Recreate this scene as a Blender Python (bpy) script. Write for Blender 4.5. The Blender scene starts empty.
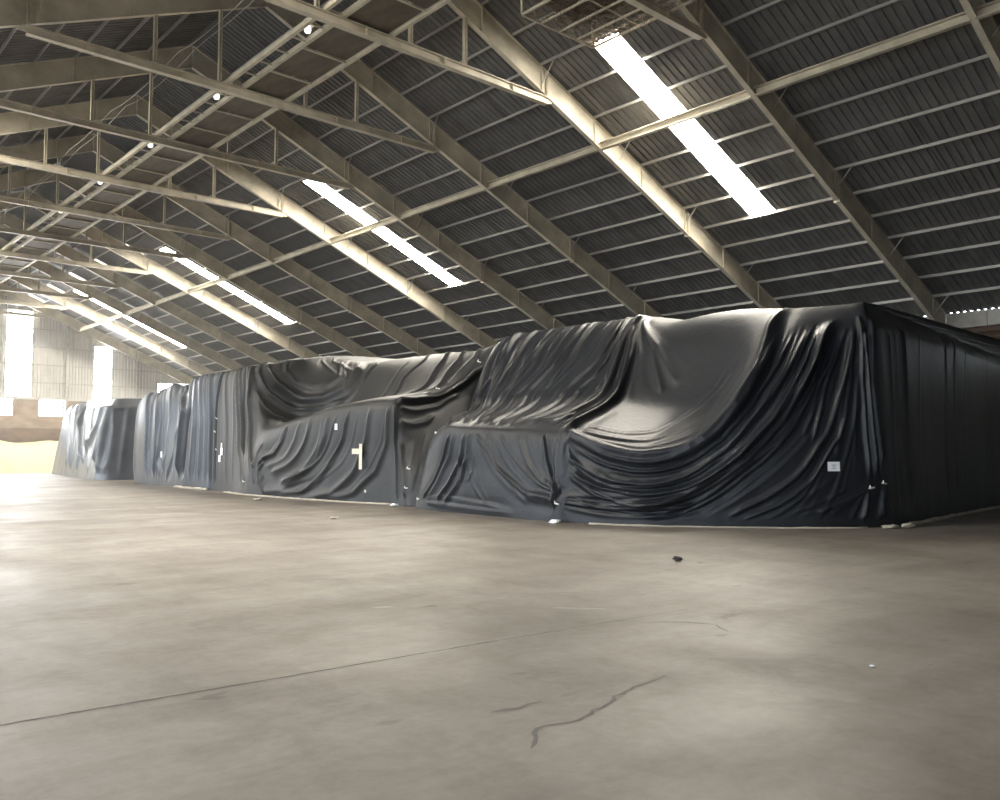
import bpy, bmesh, math, random
import numpy as np
from mathutils import Vector, Matrix

random.seed(7)
RNG = np.random.default_rng(11)
scene = bpy.context.scene
COL = scene.collection

# ------------------------------------------------------------------ camera
CAM_H = 1.6
YAW, PITCH = math.radians(41.764), math.radians(3.493)
cam_d = bpy.data.cameras.new('camera')
cam_d.sensor_fit = 'HORIZONTAL'
cam_d.sensor_width = 36.0
cam_d.lens = 859.0 / 1000.0 * 36.0
cam_d.clip_end = 600
cam = bpy.data.objects.new('camera', cam_d)
COL.objects.link(cam)
cam.location = (0, 0, CAM_H)
cam.rotation_euler = (math.pi / 2 + PITCH, 0, -YAW)
scene.camera = cam

# ------------------------------------------------------------------ world and light
world = bpy.data.worlds.new('overcast_sky')
scene.world = world
world.use_nodes = True
wn = world.node_tree.nodes
wn['Background'].inputs[0].default_value = (0.80, 0.90, 1.0, 1)
wn['Background'].inputs[1].default_value = 17.0
SKYLIGHT_POWER = 80.0
WINDOW_POWER = 34.0
HAZE = 0.0022

vs = scene.view_settings
vs.view_transform = 'Standard'
vs.look = 'None'
vs.exposure = 0.2
vs.gamma = 1.0
vs.use_curve_mapping = False
try:
    scene.cycles.use_denoising = True
    scene.cycles.max_bounces = 8
    scene.cycles.diffuse_bounces = 6
    scene.cycles.sample_clamp_indirect = 8.0
    scene.cycles.use_light_tree = True
except Exception:
    pass

# ------------------------------------------------------------------ building measures
Y0 = 7.407            # first frame in view
BAY = 6.0
XR = 12.42            # ridge
XE = 35.2             # right wall, inner face
XL = 2 * XR - XE      # left wall
XW = XE + 0.45        # right wall, inner face, behind the columns
YB, YF = -16.6, 79.4  # back and far gable walls
def zp(x):            # underside of the purlins
    return 22.32 - 0.43 * (x if x >= XR else 2 * XR - x)
PH = 0.11              # purlin depth
DOORS = [(-4.0, 3.5), (11.5, 17.5), (23.5, 29.5), (36.0, 42.0), (48.0, 54.0), (58.0, 64.5), (67.0, 75.0)]
DOOR_H = 6.2
for a, b in DOORS:                       # daylight portals of the open doorways
    ld = bpy.data.lights.new('doorway_portal', 'AREA')
    ld.shape = 'RECTANGLE'; ld.size = b - a; ld.size_y = DOOR_H
    try: ld.cycles.is_portal = True
    except Exception: pass
    lo = bpy.data.objects.new('doorway_portal', ld); COL.objects.link(lo)
    lo.location = (XL - 0.35, (a + b) / 2, DOOR_H / 2)
    lo.rotation_euler = (math.pi / 2, 0, -math.pi / 2)
# ------------------------------------------------------------------ materials
def mat(name, col, rough=0.6, metal=0.0, spec=0.5, noise=None, bump=None, emis=None, coords='Object'):
    m = bpy.data.materials.new(name); m.use_nodes = True
    nt = m.node_tree; b = nt.nodes['Principled BSDF']
    b.inputs['Base Color'].default_value = (*col, 1)
    b.inputs['Roughness'].default_value = rough
    b.inputs['Metallic'].default_value = metal
    b.inputs['Specular IOR Level'].default_value = spec
    tc = nt.nodes.new('ShaderNodeTexCoord')
    if noise:
        sc, amt, stretch = noise
        mp = nt.nodes.new('ShaderNodeMapping'); mp.inputs['Scale'].default_value = stretch
        nz = nt.nodes.new('ShaderNodeTexNoise'); nz.inputs['Scale'].default_value = sc
        nz.inputs['Detail'].default_value = 6; nz.inputs['Roughness'].default_value = 0.6
        nt.links.new(tc.outputs[coords], mp.inputs[0]); nt.links.new(mp.outputs[0], nz.inputs['Vector'])
        cr = nt.nodes.new('ShaderNodeValToRGB')
        cr.color_ramp.elements[0].position = 0.3; cr.color_ramp.elements[1].position = 0.7
        cr.color_ramp.elements[0].color = (*[c * (1 - amt) for c in col], 1)
        cr.color_ramp.elements[1].color = (*[min(1, c * (1 + amt)) for c in col], 1)
        nt.links.new(nz.outputs['Fac'], cr.inputs[0]); nt.links.new(cr.outputs[0], b.inputs['Base Color'])
    if bump:
        sc, st, stretch = bump
        mp = nt.nodes.new('ShaderNodeMapping'); mp.inputs['Scale'].default_value = stretch
        nz = nt.nodes.new('ShaderNodeTexNoise'); nz.inputs['Scale'].default_value = sc
        nz.inputs['Detail'].default_value = 4
        nt.links.new(tc.outputs[coords], mp.inputs[0]); nt.links.new(mp.outputs[0], nz.inputs['Vector'])
        bp = nt.nodes.new('ShaderNodeBump'); bp.inputs['Strength'].default_value = st; bp.inputs['Distance'].default_value = 0.05
        nt.links.new(nz.outputs['Fac'], bp.inputs['Height']); nt.links.new(bp.outputs[0], b.inputs['Normal'])
    if emis:
        b.inputs['Emission Color'].default_value = (*emis[0], 1)
        b.inputs['Emission Strength'].default_value = emis[1]
    return m

M = {}
M['steel'] = mat('beige_painted_steel', (0.50, 0.455, 0.36), 0.55, noise=(1.2, 0.25, (1, 1, 1)))
M['purlin'] = mat('galvanised_purlin', (0.40, 0.39, 0.365), 0.5, 0.2, noise=(3, 0.15, (1, 0.1, 1)))
M['sheet'] = mat('dark_roof_sheet', (0.135, 0.132, 0.128), 0.6, noise=(0.9, 0.3, (1, 1, 1)), coords='Object')
M['skylight'] = mat('translucent_skylight', (0.8, 0.8, 0.78), 0.5, emis=((1.0, 0.935, 0.815), SKYLIGHT_POWER))
M['patch'] = mat('glowing_patch', (0.8, 0.8, 0.75), 0.5, emis=((1.0, 0.95, 0.86), 1.6))
M['window'] = mat('translucent_window', (0.8, 0.8, 0.8), 0.5, emis=((0.96, 0.98, 1.0), WINDOW_POWER))
M['plank'] = mat('dusty_plank', (0.11, 0.092, 0.07), 0.7, noise=(2.5, 0.35, (1, 0.3, 1)))
M['dust'] = mat('dusty_fibre', (0.34, 0.285, 0.22), 0.95)
M['bulb'] = mat('lit_bulb', (0.9, 0.9, 0.88), 0.4, emis=((1.0, 0.96, 0.9), 1.5))
M['white'] = mat('white_enamel', (0.82, 0.81, 0.77), 0.35)
M['cable'] = mat('pale_cable', (0.5, 0.48, 0.44), 0.6)
M['concrete'] = mat('concrete_panel', (0.42, 0.40, 0.36), 0.85, noise=(1.6, 0.25, (1, 1, 1)), bump=(12, 0.15, (1, 1, 1)))
M['wallpaint'] = mat('grey_wall', (0.33, 0.32, 0.30), 0.8, noise=(0.8, 0.15, (1, 1, 1)))
M['louver'] = mat('brown_louver', (0.09, 0.055, 0.035), 0.7)
M['clad'] = mat('pale_cladding', (0.50, 0.48, 0.45), 0.55, noise=(0.6, 0.12, (1, 1, 1)))
M['brown'] = mat('brown_lower_wall', (0.30, 0.235, 0.18), 0.85, noise=(0.9, 0.25, (1, 1, 2)))
M['brown2'] = mat('dark_brown_band', (0.20, 0.15, 0.115), 0.85, noise=(0.9, 0.25, (1, 1, 2)))
M['grain'] = mat('yellow_grain', (0.55, 0.47, 0.27), 0.9, noise=(6, 0.12, (1, 1, 1)), bump=(60, 0.3, (1, 1, 1)))
M['paper'] = mat('white_paper', (0.85, 0.86, 0.88), 0.7)
M['tape'] = mat('beige_tape', (0.62, 0.57, 0.46), 0.7)
M['clip'] = mat('pale_clip', (0.7, 0.68, 0.62), 0.4)
M['sand'] = mat('sand_tube', (0.40, 0.35, 0.285), 0.9, noise=(3, 0.2, (1, 1, 1)))
M['ink'] = mat('grey_print', (0.3, 0.3, 0.32), 0.8)
M['joint'] = mat('dark_joint', (0.10, 0.088, 0.076), 0.9)
M['crack'] = mat('crack_stain', (0.165, 0.153, 0.138), 0.9)
M['scuff'] = mat('pale_scuff', (0.52, 0.49, 0.45), 0.8)
M['dark'] = mat('dark_clump', (0.03, 0.025, 0.02), 0.9)
M['yard'] = mat('yard_concrete', (0.35, 0.34, 0.32), 0.9)

def floor_mat():
    m = bpy.data.materials.new('worn_concrete_floor'); m.use_nodes = True
    nt = m.node_tree; b = nt.nodes['Principled BSDF']
    tc = nt.nodes.new('ShaderNodeTexCoord')
    def nz(scale, stretch=(1, 1, 1), detail=7, rough=0.6, rot=0.0, dist=0.0):
        mp = nt.nodes.new('ShaderNodeMapping'); mp.inputs['Scale'].default_value = stretch
        mp.inputs['Rotation'].default_value = (0, 0, rot)
        n = nt.nodes.new('ShaderNodeTexNoise'); n.inputs['Scale'].default_value = scale
        n.inputs['Detail'].default_value = detail; n.inputs['Roughness'].default_value = rough
        n.inputs['Distortion'].default_value = dist
        nt.links.new(tc.outputs['Object'], mp.inputs[0]); nt.links.new(mp.outputs[0], n.inputs['Vector'])
        return n.outputs['Fac']
    def ramp(fac, stops):
        r = nt.nodes.new('ShaderNodeValToRGB')
        e = r.color_ramp.elements
        while len(e) < len(stops): e.new(0.5)
        for k, (p, c) in enumerate(stops):
            e[k].position = p; e[k].color = (*c, 1) if len(c) == 3 else c
        nt.links.new(fac, r.inputs[0]); return r.outputs[0]
    def mix(a, c, fac, mode='MULTIPLY'):
        x = nt.nodes.new('ShaderNodeMix'); x.data_type = 'RGBA'; x.blend_type = mode
        if isinstance(fac, float): x.inputs[0].default_value = fac
        else: nt.links.new(fac, x.inputs[0])
        nt.links.new(a, x.inputs[6]); nt.links.new(c, x.inputs[7]); return x.outputs[2]
    base = ramp(nz(0.22, dist=0.6), [(0.3, (0.20, 0.175, 0.150)), (0.52, (0.258, 0.229, 0.20)), (0.72, (0.302, 0.272, 0.241))])
    streak = ramp(nz(0.5, (0.22, 1.6, 1), 8, 0.65, 0.35), [(0.32, (0.72, 0.695, 0.67)), (0.62, (1, 1, 1))])
    streak2 = ramp(nz(0.4, (2.0, 0.25, 1), 8, 0.65, -0.2, 0.4), [(0.3, (0.77, 0.755, 0.74)), (0.58, (1, 1, 1))])
    fine = ramp(nz(9, detail=9, rough=0.7), [(0.3, (0.86, 0.855, 0.85)), (0.7, (1.1, 1.1, 1.1))])
    spots = ramp(nz(2.6, (0.55, 1.3, 1), 4, 0.5, 0.6), [(0.27, (0.55, 0.52, 0.5)), (0.325, (1, 1, 1))])
    mott = ramp(nz(1.3, (1, 1, 1), 9, 0.68, 0.2, 0.8), [(0.36, (0.84, 0.83, 0.82)), (0.5, (1, 1, 1)), (0.66, (1.1, 1.1, 1.1))])
    c = mix(base, streak, 1.0); c = mix(c, mott, 1.0); c = mix(c, streak2, 0.9); c = mix(c, fine, 1.0); c = mix(c, spots, 0.8)
    nt.links.new(c, b.inputs['Base Color'])
    rr = ramp(nz(0.6, dist=0.4), [(0.3, (0.42,) * 3), (0.7, (0.62,) * 3)])
    nt.links.new(rr, b.inputs['Roughness'])
    b.inputs['Specular IOR Level'].default_value = 0.4
    bp = nt.nodes.new('ShaderNodeBump'); bp.inputs['Strength'].default_value = 0.12; bp.inputs['Distance'].default_value = 0.02
    nt.links.new(nz(14, detail=6), bp.inputs['Height']); nt.links.new(bp.outputs[0], b.inputs['Normal'])
    return m
M['floor'] = floor_mat()

def tarp_mat(name, col, rough, spec=0.4):
    m = bpy.data.materials.new(name); m.use_nodes = True
    nt = m.node_tree; b = nt.nodes['Principled BSDF']
    tc = nt.nodes.new('ShaderNodeTexCoord')
    n = nt.nodes.new('ShaderNodeTexNoise'); n.inputs['Scale'].default_value = 0.7; n.inputs['Detail'].default_value = 5
    nt.links.new(tc.outputs['Object'], n.inputs['Vector'])
    r = nt.nodes.new('ShaderNodeValToRGB')
    r.color_ramp.elements[0].position = 0.3; r.color_ramp.elements[1].position = 0.75
    r.color_ramp.elements[0].color = (*[c * 0.8 for c in col], 1); r.color_ramp.elements[1].color = (*[c * 1.35 for c in col], 1)
    nt.links.new(n.outputs['Fac'], r.inputs[0]); nt.links.new(r.outputs[0], b.inputs['Base Color'])
    b.inputs['Roughness'].default_value = rough
    b.inputs['Specular IOR Level'].default_value = spec
    n2 = nt.nodes.new('ShaderNodeTexNoise'); n2.inputs['Scale'].default_value = 4.0; n2.inputs['Detail'].default_value = 8
    n2.inputs['Roughness'].default_value = 0.55; n2.inputs['Distortion'].default_value = 0.8
    nt.links.new(tc.outputs['Object'], n2.inputs['Vector'])
    bp = nt.nodes.new('ShaderNodeBump'); bp.inputs['Strength'].default_value = 0.22; bp.inputs['Distance'].default_value = 0.05
    nt.links.new(n2.outputs['Fac'], bp.inputs['Height']); nt.links.new(bp.outputs[0], b.inputs['Normal'])
    return m
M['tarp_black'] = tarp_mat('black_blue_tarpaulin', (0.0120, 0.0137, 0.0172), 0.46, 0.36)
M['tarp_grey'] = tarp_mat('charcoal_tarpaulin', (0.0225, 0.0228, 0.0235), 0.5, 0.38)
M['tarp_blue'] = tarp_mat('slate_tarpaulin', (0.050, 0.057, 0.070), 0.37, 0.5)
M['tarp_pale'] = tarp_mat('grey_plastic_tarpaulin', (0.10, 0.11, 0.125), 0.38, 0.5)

# ------------------------------------------------------------------ helpers
class MB:
    def __init__(s): s.v = []; s.f = []
    def box(s, x0, x1, y0, y1, z0, z1):
        n = len(s.v)
        s.v += [(x, y, z) for z in (z0, z1) for y in (y0, y1) for x in (x0, x1)]
        s.f += [tuple(n + i for i in q) for q in ((0, 2, 3, 1), (4, 5, 7, 6), (0, 1, 5, 4), (2, 6, 7, 3), (0, 4, 6, 2), (1, 3, 7, 5))]
        return s
    def hexa(s, p):                      # eight points: bottom ring of four, top ring of four
        n = len(s.v); s.v += [tuple(q) for q in p]
        s.f += [tuple(n + i for i in q) for q in ((3, 2, 1, 0), (4, 5, 6, 7), (0, 1, 5, 4), (1, 2, 6, 5), (2, 3, 7, 6), (3, 0, 4, 7))]
        return s
    def slope(s, xa, za, xb, zb, y0, y1, d):   # bar in the X-Z plane: lower line a-b, height d (vertical)
        return s.hexa([(xa, y0, za), (xb, y0, zb), (xb, y1, zb), (xa, y1, za), (xa, y0, za + d), (xb, y0, zb + d), (xb, y1, zb + d), (xa, y1, za + d)])
    def bar(s, a, b, w, h=None, n=4):
        a = Vector(a); b = Vector(b); h = h or w; d = (b - a).normalized()
        up = Vector((0, 0, 1)) if abs(d.z) < 0.95 else Vector((1, 0, 0))
        r = d.cross(up).normalized(); u = r.cross(d)
        k = len(s.v)
        for p in (a, b):
            for i in range(n):
                an = 2 * math.pi * (i + 0.5) / n
                q = p + r * (math.cos(an) * w * 0.7071) + u * (math.sin(an) * h * 0.7071)
                s.v.append(tuple(q))
        s.f += [(k + i, k + (i + 1) % n, k + n + (i + 1) % n, k + n + i) for i in range(n)]
        s.f += [tuple(k + i for i in reversed(range(n))), tuple(k + n + i for i in range(n))]
        return s
    def tube(s, pts, r, n=6):
        k = len(s.v); pts = [Vector(p) for p in pts]
        for i, p in enumerate(pts):
            d = (pts[min(i + 1, len(pts) - 1)] - pts[max(i - 1, 0)]).normalized()
            up = Vector((0, 0, 1)) if abs(d.z) < 0.95 else Vector((1, 0, 0))
            a = d.cross(up).normalized(); u = a.cross(d)
            rr = r[i] if isinstance(r, (list, tuple)) else r
            for j in range(n):
                an = 2 * math.pi * j / n
                s.v.append(tuple(p + a * math.cos(an) * rr + u * math.sin(an) * rr))
        for i in range(len(pts) - 1):
            s.f += [(k + i * n + j, k + i * n + (j + 1) % n, k + (i + 1) * n + (j + 1) % n, k + (i + 1) * n + j) for j in range(n)]
        s.f += [tuple(k + j for j in reversed(range(n))), tuple(k + (len(pts) - 1) * n + j for j in range(n))]
        return s
    def lathe(s, prof, n=14, c=(0, 0, 0)):
        k = len(s.v)
        for r, z in prof:
            for j in range(n):
                an = 2 * math.pi * j / n
                s.v.append((c[0] + r * math.cos(an), c[1] + r * math.sin(an), c[2] + z))
        for i in range(len(prof) - 1):
            s.f += [(k + i * n + j, k + i * n + (j + 1) % n, k + (i + 1) * n + (j + 1) % n, k + (i + 1) * n + j) for j in range(n)]
        return s
    def mesh(s, name, m, smooth=False):
        me = bpy.data.meshes.new(name); me.from_pydata(s.v, [], s.f)
        me.materials.append(M[m] if isinstance(m, str) else m)
        if smooth: me.polygons.foreach_set('use_smooth', [True] * len(me.polygons))
        me.update(); return me
    def obj(s, name, m, parent=None, smooth=False): return link(name, s.mesh(name, m, smooth), parent)

def link(name, data, parent=None, loc=None):
    o = bpy.data.objects.new(name, data); COL.objects.link(o)
    if parent: o.parent = parent
    if loc: o.location = loc
    return o
def tag(o, label=None, cat=None, group=None, kind=None):
    if label: o['label'] = label
    if cat: o['category'] = cat
    if group: o['group'] = group
    if kind: o['kind'] = kind
    return o
def empty(name, loc=(0, 0, 0)):
    o = link(name, None); o.location = loc; o.empty_display_size = 0.3; return o

# ------------------------------------------------------------------ floor
g = MB().box(XL - 60, XE + 60, YB - 60, YF + 60, -0.5, -0.04).obj('yard', 'yard')
tag(g, 'grey concrete yard outside the warehouse', 'yard', kind='structure')
floor = MB().box(XL - 0.4, XE + 0.4, YB - 0.4, YF + 0.4, -0.06, 0.0).obj('floor', 'floor')
tag(floor, 'worn grey-brown concrete warehouse floor', 'floor', kind='structure')
def ribbon(name, pts, w, m, jag=0.3, z=0.002):
    mb = MB(); P = []
    for i in range(len(pts) - 1):
        a, b = np.array(pts[i]), np.array(pts[i + 1]); n = max(2, int(np.linalg.norm(b - a) / 0.07))
        P += [a + (b - a) * k / n for k in range(n)]
    P.append(np.array(pts[-1]))
    for i, p in enumerate(P):
        d = P[min(i + 1, len(P) - 1)] - P[max(i - 1, 0)]; d = d / np.linalg.norm(d); nn = np.array([-d[1], d[0]])
        p = p + nn * random.uniform(-1, 1) * jag * w
        ww = w * random.uniform(0.45, 1.15) * (0.25 if i in (0, len(P) - 1) else 1)
        for s in (-1, 1): mb.v.append((*(p + nn * s * ww / 2), z))
        if i: k = 2 * i; mb.f.append((k - 2, k - 1, k + 1, k))
    return mb.obj(name, m, floor)
ribbon('floor_joint', [(-6, 6.1), (1.56, 5.78), (2.95, 5.68), (4.95, 5.55)], 0.022, 'joint', 0.25)
ribbon('floor_joint', [(4.95, 5.55), (7.4, 5.36)], 0.012, 'joint', 0.5)
ribbon('floor_crack', [(3.3, 3.42), (3.55, 3.66), (3.85, 3.62), (4.13, 3.68), (4.6, 3.85), (5.1, 3.9)], 0.03, 'crack', 0.8)
ribbon('floor_crack', [(3.55, 4.05), (3.75, 4.02), (3.95, 4.0)], 0.05, 'crack', 0.6)
ribbon('floor_crack', [(6.5, 5.2), (6.75, 5.0), (6.9, 4.7), (6.7, 4.45)], 0.03, 'crack', 0.6)
ribbon('floor_scuff', [(6.37, 6.33), (6.55, 6.14), (6.74, 5.93)], 0.03, 'scuff', 0.3)
ribbon('floor_scuff', [(5.0, 7.6), (5.2, 7.45)], 0.03, 'scuff', 0.3)

# ------------------------------------------------------------------ roof
ceiling = tag(empty('ceiling', (0, 0, 0)), 'dark corrugated metal roof on pale steel purlins', 'roof', kind='structure')
SKY_Y = [16.8 + 18 * k for k in range(0, 4)]
SK0, SK1 = 19.3, 28.0
def sheet_mesh(name, xa, xb, m, rib=0.04):
    mb = MB(); prof = []
    for k in range(4):
        y = k * 0.25
        prof += [(y, 0), (y + 0.13, 0), (y + 0.155, rib), (y + 0.225, rib)]
    prof.append((1.0, 0))
    for y, h in prof:
        mb.v += [(xa, y, zp(xa) + PH + h), (xb, y, zp(xb) + PH + h)]
    for i in range(len(prof) - 1): k = 2 * i; mb.f.append((k, k + 1, k + 3, k + 2))
    return mb.mesh(name, m)
full_r = sheet_mesh('roof_sheet', XR, XW + 0.09, 'sheet')
full_l = sheet_mesh('roof_sheet', XL - 0.6, XR, 'sheet')
up_r = sheet_mesh('roof_sheet', XR, SK0, 'sheet'); lo_r = sheet_mesh('roof_sheet', SK1, XW + 0.09, 'sheet')
up_l = sheet_mesh('roof_sheet', 2 * XR - SK0, XR, 'sheet'); lo_l = sheet_mesh('roof_sheet', XL - 0.6, 2 * XR - SK1, 'sheet')
sk_r = sheet_mesh('skylight_panel', SK0, SK1, 'skylight'); sk_l_added = sheet_mesh('skylight_panel', 2 * XR - SK1, 2 * XR - SK0, 'skylight')  # left-slope skylights are out of view, added to light the hall
y = 16.3 - 34
while y < YF + 0.6:
    is_sky = any(abs(y + 0.5 - s) < 0.1 for s in SKY_Y)
    for full, up, low, sk in ((full_r, up_r, lo_r, sk_r), (full_l, up_l, lo_l, sk_l_added)):
        if is_sky:
            link('roof_sheet', up, ceiling, (0, y, 0)); link('roof_sheet', low, ceiling, (0, y, 0))
            tag(link('skylight_panel', sk, ceiling, (0, y, 0)), 'bright translucent skylight strip')
        else: link('roof_sheet', full, ceiling, (0, y, 0))
    y += 1.0
# short pale patches, given a faint emission, high on the far right slope
pm = MB().slope(17.9, zp(17.9) + 0.06, 19.15, zp(19.15) + 0.06, 0, 0.55, 0.03).mesh('glowing_patch', 'patch')
for yy in (55.4, 61.2, 67.0, 72.8, 78.4):
    tag(link('glowing_patch', pm, ceiling, (0, yy, 0)), 'short pale glowing roof patch')
# ridge cap
MB().hexa([(XR - 0.5, YB, zp(XR) + 0.05), (XR + 0.5, YB, zp(XR) + 0.05), (XR + 0.5, YF, zp(XR) + 0.05), (XR - 0.5, YF, zp(XR) + 0.05),
           (XR - 0.05, YB, zp(XR) + 0.32), (XR + 0.05, YB, zp(XR) + 0.32), (XR + 0.05, YF, zp(XR) + 0.32), (XR - 0.05, YF, zp(XR) + 0.32)]).obj('ridge_cap', 'sheet', ceiling)
# purlins: C sections running the length of the building
PX = [33.05 - 1.27 * k for k in range(-1, 16)]
def purlin_mesh(x, sg):
    mb = MB(); z = zp(x); y0, y1 = YB, YF
    xx = x if sg > 0 else 2 * XR - x
    mb.box(xx - 0.008, xx + 0.008, y0, y1, z, z + PH)
    mb.box(xx - 0.045, xx + 0.008, y0, y1, z, z + 0.012) if sg > 0 else mb.box(xx - 0.008, xx + 0.045, y0, y1, z, z + 0.012)
    return mb.mesh('purlin', 'purlin')
for x in PX:
    for sg in (1, -1): link('purlin', purlin_mesh(x, sg), ceiling)
FR = [Y0 + BAY * i for i in range(-1, 12)] + [YF - 0.32]
# strut beams from frame to frame
sm = MB().box(-0.16, 0.0, 0.05, BAY - 0.05, 0, 0.03).box(-0.03, 0.0, 0.05, BAY - 0.05, 0.0, 0.26).box(-0.16, 0.0, 0.05, BAY - 0.05, 0.235, 0.265).mesh('strut_beam', 'steel')
for i in range(len(FR) - 1):
    for x in (22.05, 2 * XR - 21.9): link('strut_beam', sm, ceiling, (x, FR[i], 12.02))
# sag rods at mid bay
for i in range(len(FR) - 1):
    ym = FR[i] + 3.0
    MB().bar((13.2, ym, zp(13.2) + 0.09), (34.6, ym, zp(34.6) + 0.09), 0.022).obj('sag_rod', 'sheet', ceiling)

# ------------------------------------------------------------------ frames
def frame_parts():
    parts = []
    for sg in (1, -1):
        def X(x): return x if sg > 0 else 2 * XR - x
        d, fl = 0.84, 0.085
        mb = MB()
        xa, xb = X(XR + 0.02), X(XE + 0.3)
        za, zb = zp(XR), zp(XE + 0.3)
        mb.slope(xa, za - d, xb, zb - d, -0.012, 0.012, d)                   # web
        mb.slope(xa, za - d - 0.02, xb, zb - d - 0.02, -fl, fl, 0.03)        # bottom flange
        mb.slope(xa, za - 0.03, xb, zb - 0.03, -fl, fl, 0.028)               # top flange
        for k in range(9):                                                   # web stiffeners
            xs = XR + 1.6 + k * 2.54
            mb.box(X(xs) - 0.012, X(xs) + 0.012, -fl + 0.01, fl - 0.01, zp(xs) - d + 0.01, zp(xs) - 0.03)
        for xs in (XR + 6.9, XR + 14.5):                                     # bolted splice plates
            for q in (-0.03, 0.03): mb.box(X(xs + q) - 0.014, X(xs + q) + 0.014, -fl - 0.02, fl + 0.02, zp(xs) - d - 0.07, zp(xs) - 0.02)
        parts.append(('rafter', mb.mesh('rafter', 'steel')))
        cb = MB()
        xw = XE - 0.05
        for a, b, c, e in ((xw - 0.42, xw - 0.39, -0.13, 0.13), (xw - 0.03, xw, -0.13, 0.13), (xw - 0.42, xw, -0.013, 0.013)):
            cb.box(min(X(a), X(b)), max(X(a), X(b)), c, e, 0, zp(XE) - 0.55)
        parts.append(('column', cb.mesh('column', 'steel')))
        gb = MB()                                                            # gusset at the end of the tie
        gx = 19.2
        gb.hexa([(X(gx - 0.7), -0.02, 12.97), (X(gx + 0.35), -0.02, zp(gx + 0.35) - d - 0.1), (X(gx + 0.35), 0.02, zp(gx + 0.35) - d - 0.1), (X(gx - 0.7), 0.02, 12.97),
                 (X(gx - 0.7), -0.02, 13.2), (X(gx + 0.5), -0.02, zp(gx + 0.5) - d + 0.1), (X(gx + 0.5), 0.02, zp(gx + 0.5) - d + 0.1), (X(gx - 0.7), 0.02, 13.2)])
        parts.append(('gusset', gb.mesh('gusset', 'steel')))
        for px in (13.92, 15.92):
            top = zp(px) - d
            pb = MB().box(X(px) - 0.05, X(px) + 0.05, -0.012, 0.012, 13.15, top).box(X(px) - 0.05, X(px) - 0.03, -0.06, 0.06, 13.15, top).box(X(px) + 0.03, X(px) + 0.05, -0.06, 0.06, 13.15, top)
            parts.append(('post', pb.mesh('post', 'steel')))
        for px in PX[0:15:3]:                                                # fly braces down from the purlins
            fb = MB().bar((X(px), -0.62, zp(px) + 0.02), (X(px), -0.1, zp(px) - 0.6), 0.03)
            parts.append(('fly_brace', fb.mesh('fly_brace', 'purlin')))
    tb = MB(); xa, xb = 2 * XR - 19.35, 19.35                                # tie beam, an I section
    tb.box(xa, xb, -0.1, 0.1, 12.9, 12.925).box(xa, xb, -0.1, 0.1, 13.13, 13.155).box(xa, xb, -0.012, 0.012, 12.925, 13.13)
    for k in range(5): tb.box(XR - 5.4 + k * 2.7 - 0.01, XR - 5.4 + k * 2.7 + 0.01, -0.09, 0.09, 12.92, 13.13)
    parts.append(('tie_beam', tb.mesh('tie_beam', 'steel')))
    return parts
FP = frame_parts()
FLAB = ['steel roof frame overhead, nearest of all the frames', 'steel roof frame whose rafter cuts the top right corner',
        'steel roof frame whose rafter foot meets the right concrete wall', 'steel roof frame just left of the nearest skylight strip',
        'steel roof frame, second to the left of the nearest skylight strip', 'steel roof frame just right of the second skylight strip',
        'steel roof frame just left of the second skylight strip', 'steel roof frame midway between second and third skylight strips',
        'steel roof frame just right of the third skylight strip', 'steel roof frame just left of the third skylight strip',
        'steel roof frame midway between third and farthest skylight strips', 'steel roof frame just right of the farthest skylight strip',
        'steel roof frame just left of the farthest skylight strip', 'steel roof frame standing against the far gable wall']
for i, y in enumerate(FR):
    fr = tag(empty('roof_frame', (XR, y, 0)), FLAB[i], 'roof frame', 'steel portal frames carrying the roof')
    for n, me in FP:
        o = link(n, me, fr); o.location = (-XR, 0, 0)

# ------------------------------------------------------------------ catwalk under the ridge
for x, lab in ((11.16, 'thin steel catwalk rail, leftmost of the three under the ridge'), (11.7, 'thin steel catwalk rail with ladder rungs, middle one under the ridge'),
               (13.25, 'thin steel catwalk rail, rightmost of the three under the ridge')):
    r = empty('catwalk_rail', (x, FR[0], 13.16))
    tag(r, lab, 'rail', 'rails lying on the tie beams')
    for i in range(len(FR) - 1):
        L = FR[i + 1] - FR[i]
        MB().box(-0.055, 0.055, 0.01, L - 0.01, 0.0, 0.02).box(-0.055, -0.035, 0.01, L - 0.01, 0.02, 0.14).box(0.035, 0.055, 0.01, L - 0.01, 0.02, 0.14).obj('rail_length', 'steel', r).location = (0, FR[i] - FR[0], 0)
    if x == 11.7:
        rm = MB().box(-0.485, -0.055, -0.02, 0.02, 0.03, 0.07).mesh('rung', 'steel')
        yy = 0.9
        while yy < YF - FR[0] - 0.5: link('rung', rm, r, (0, yy, 0)); yy += 1.0
pl = tag(empty('catwalk_deck', (12.47, FR[0], 13.2)), 'row of dusty brown catwalk planks under the ridge', 'catwalk')
pm = MB().box(-0.68, 0.68, 0.02, 1.9, 0.0, 0.04).mesh('plank', 'plank')
cm = MB().box(-0.71, 0.71, -0.025, 0.025, -0.03, 0.02).mesh('cross_bar', 'steel')
yy = 0.3
while yy < YF - FR[0] - 2.2:
    link('plank', pm, pl, (0, yy, 0.03)); link('cross_bar', cm, pl, (0, yy - 0.04, 0)); yy += 2.0

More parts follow.
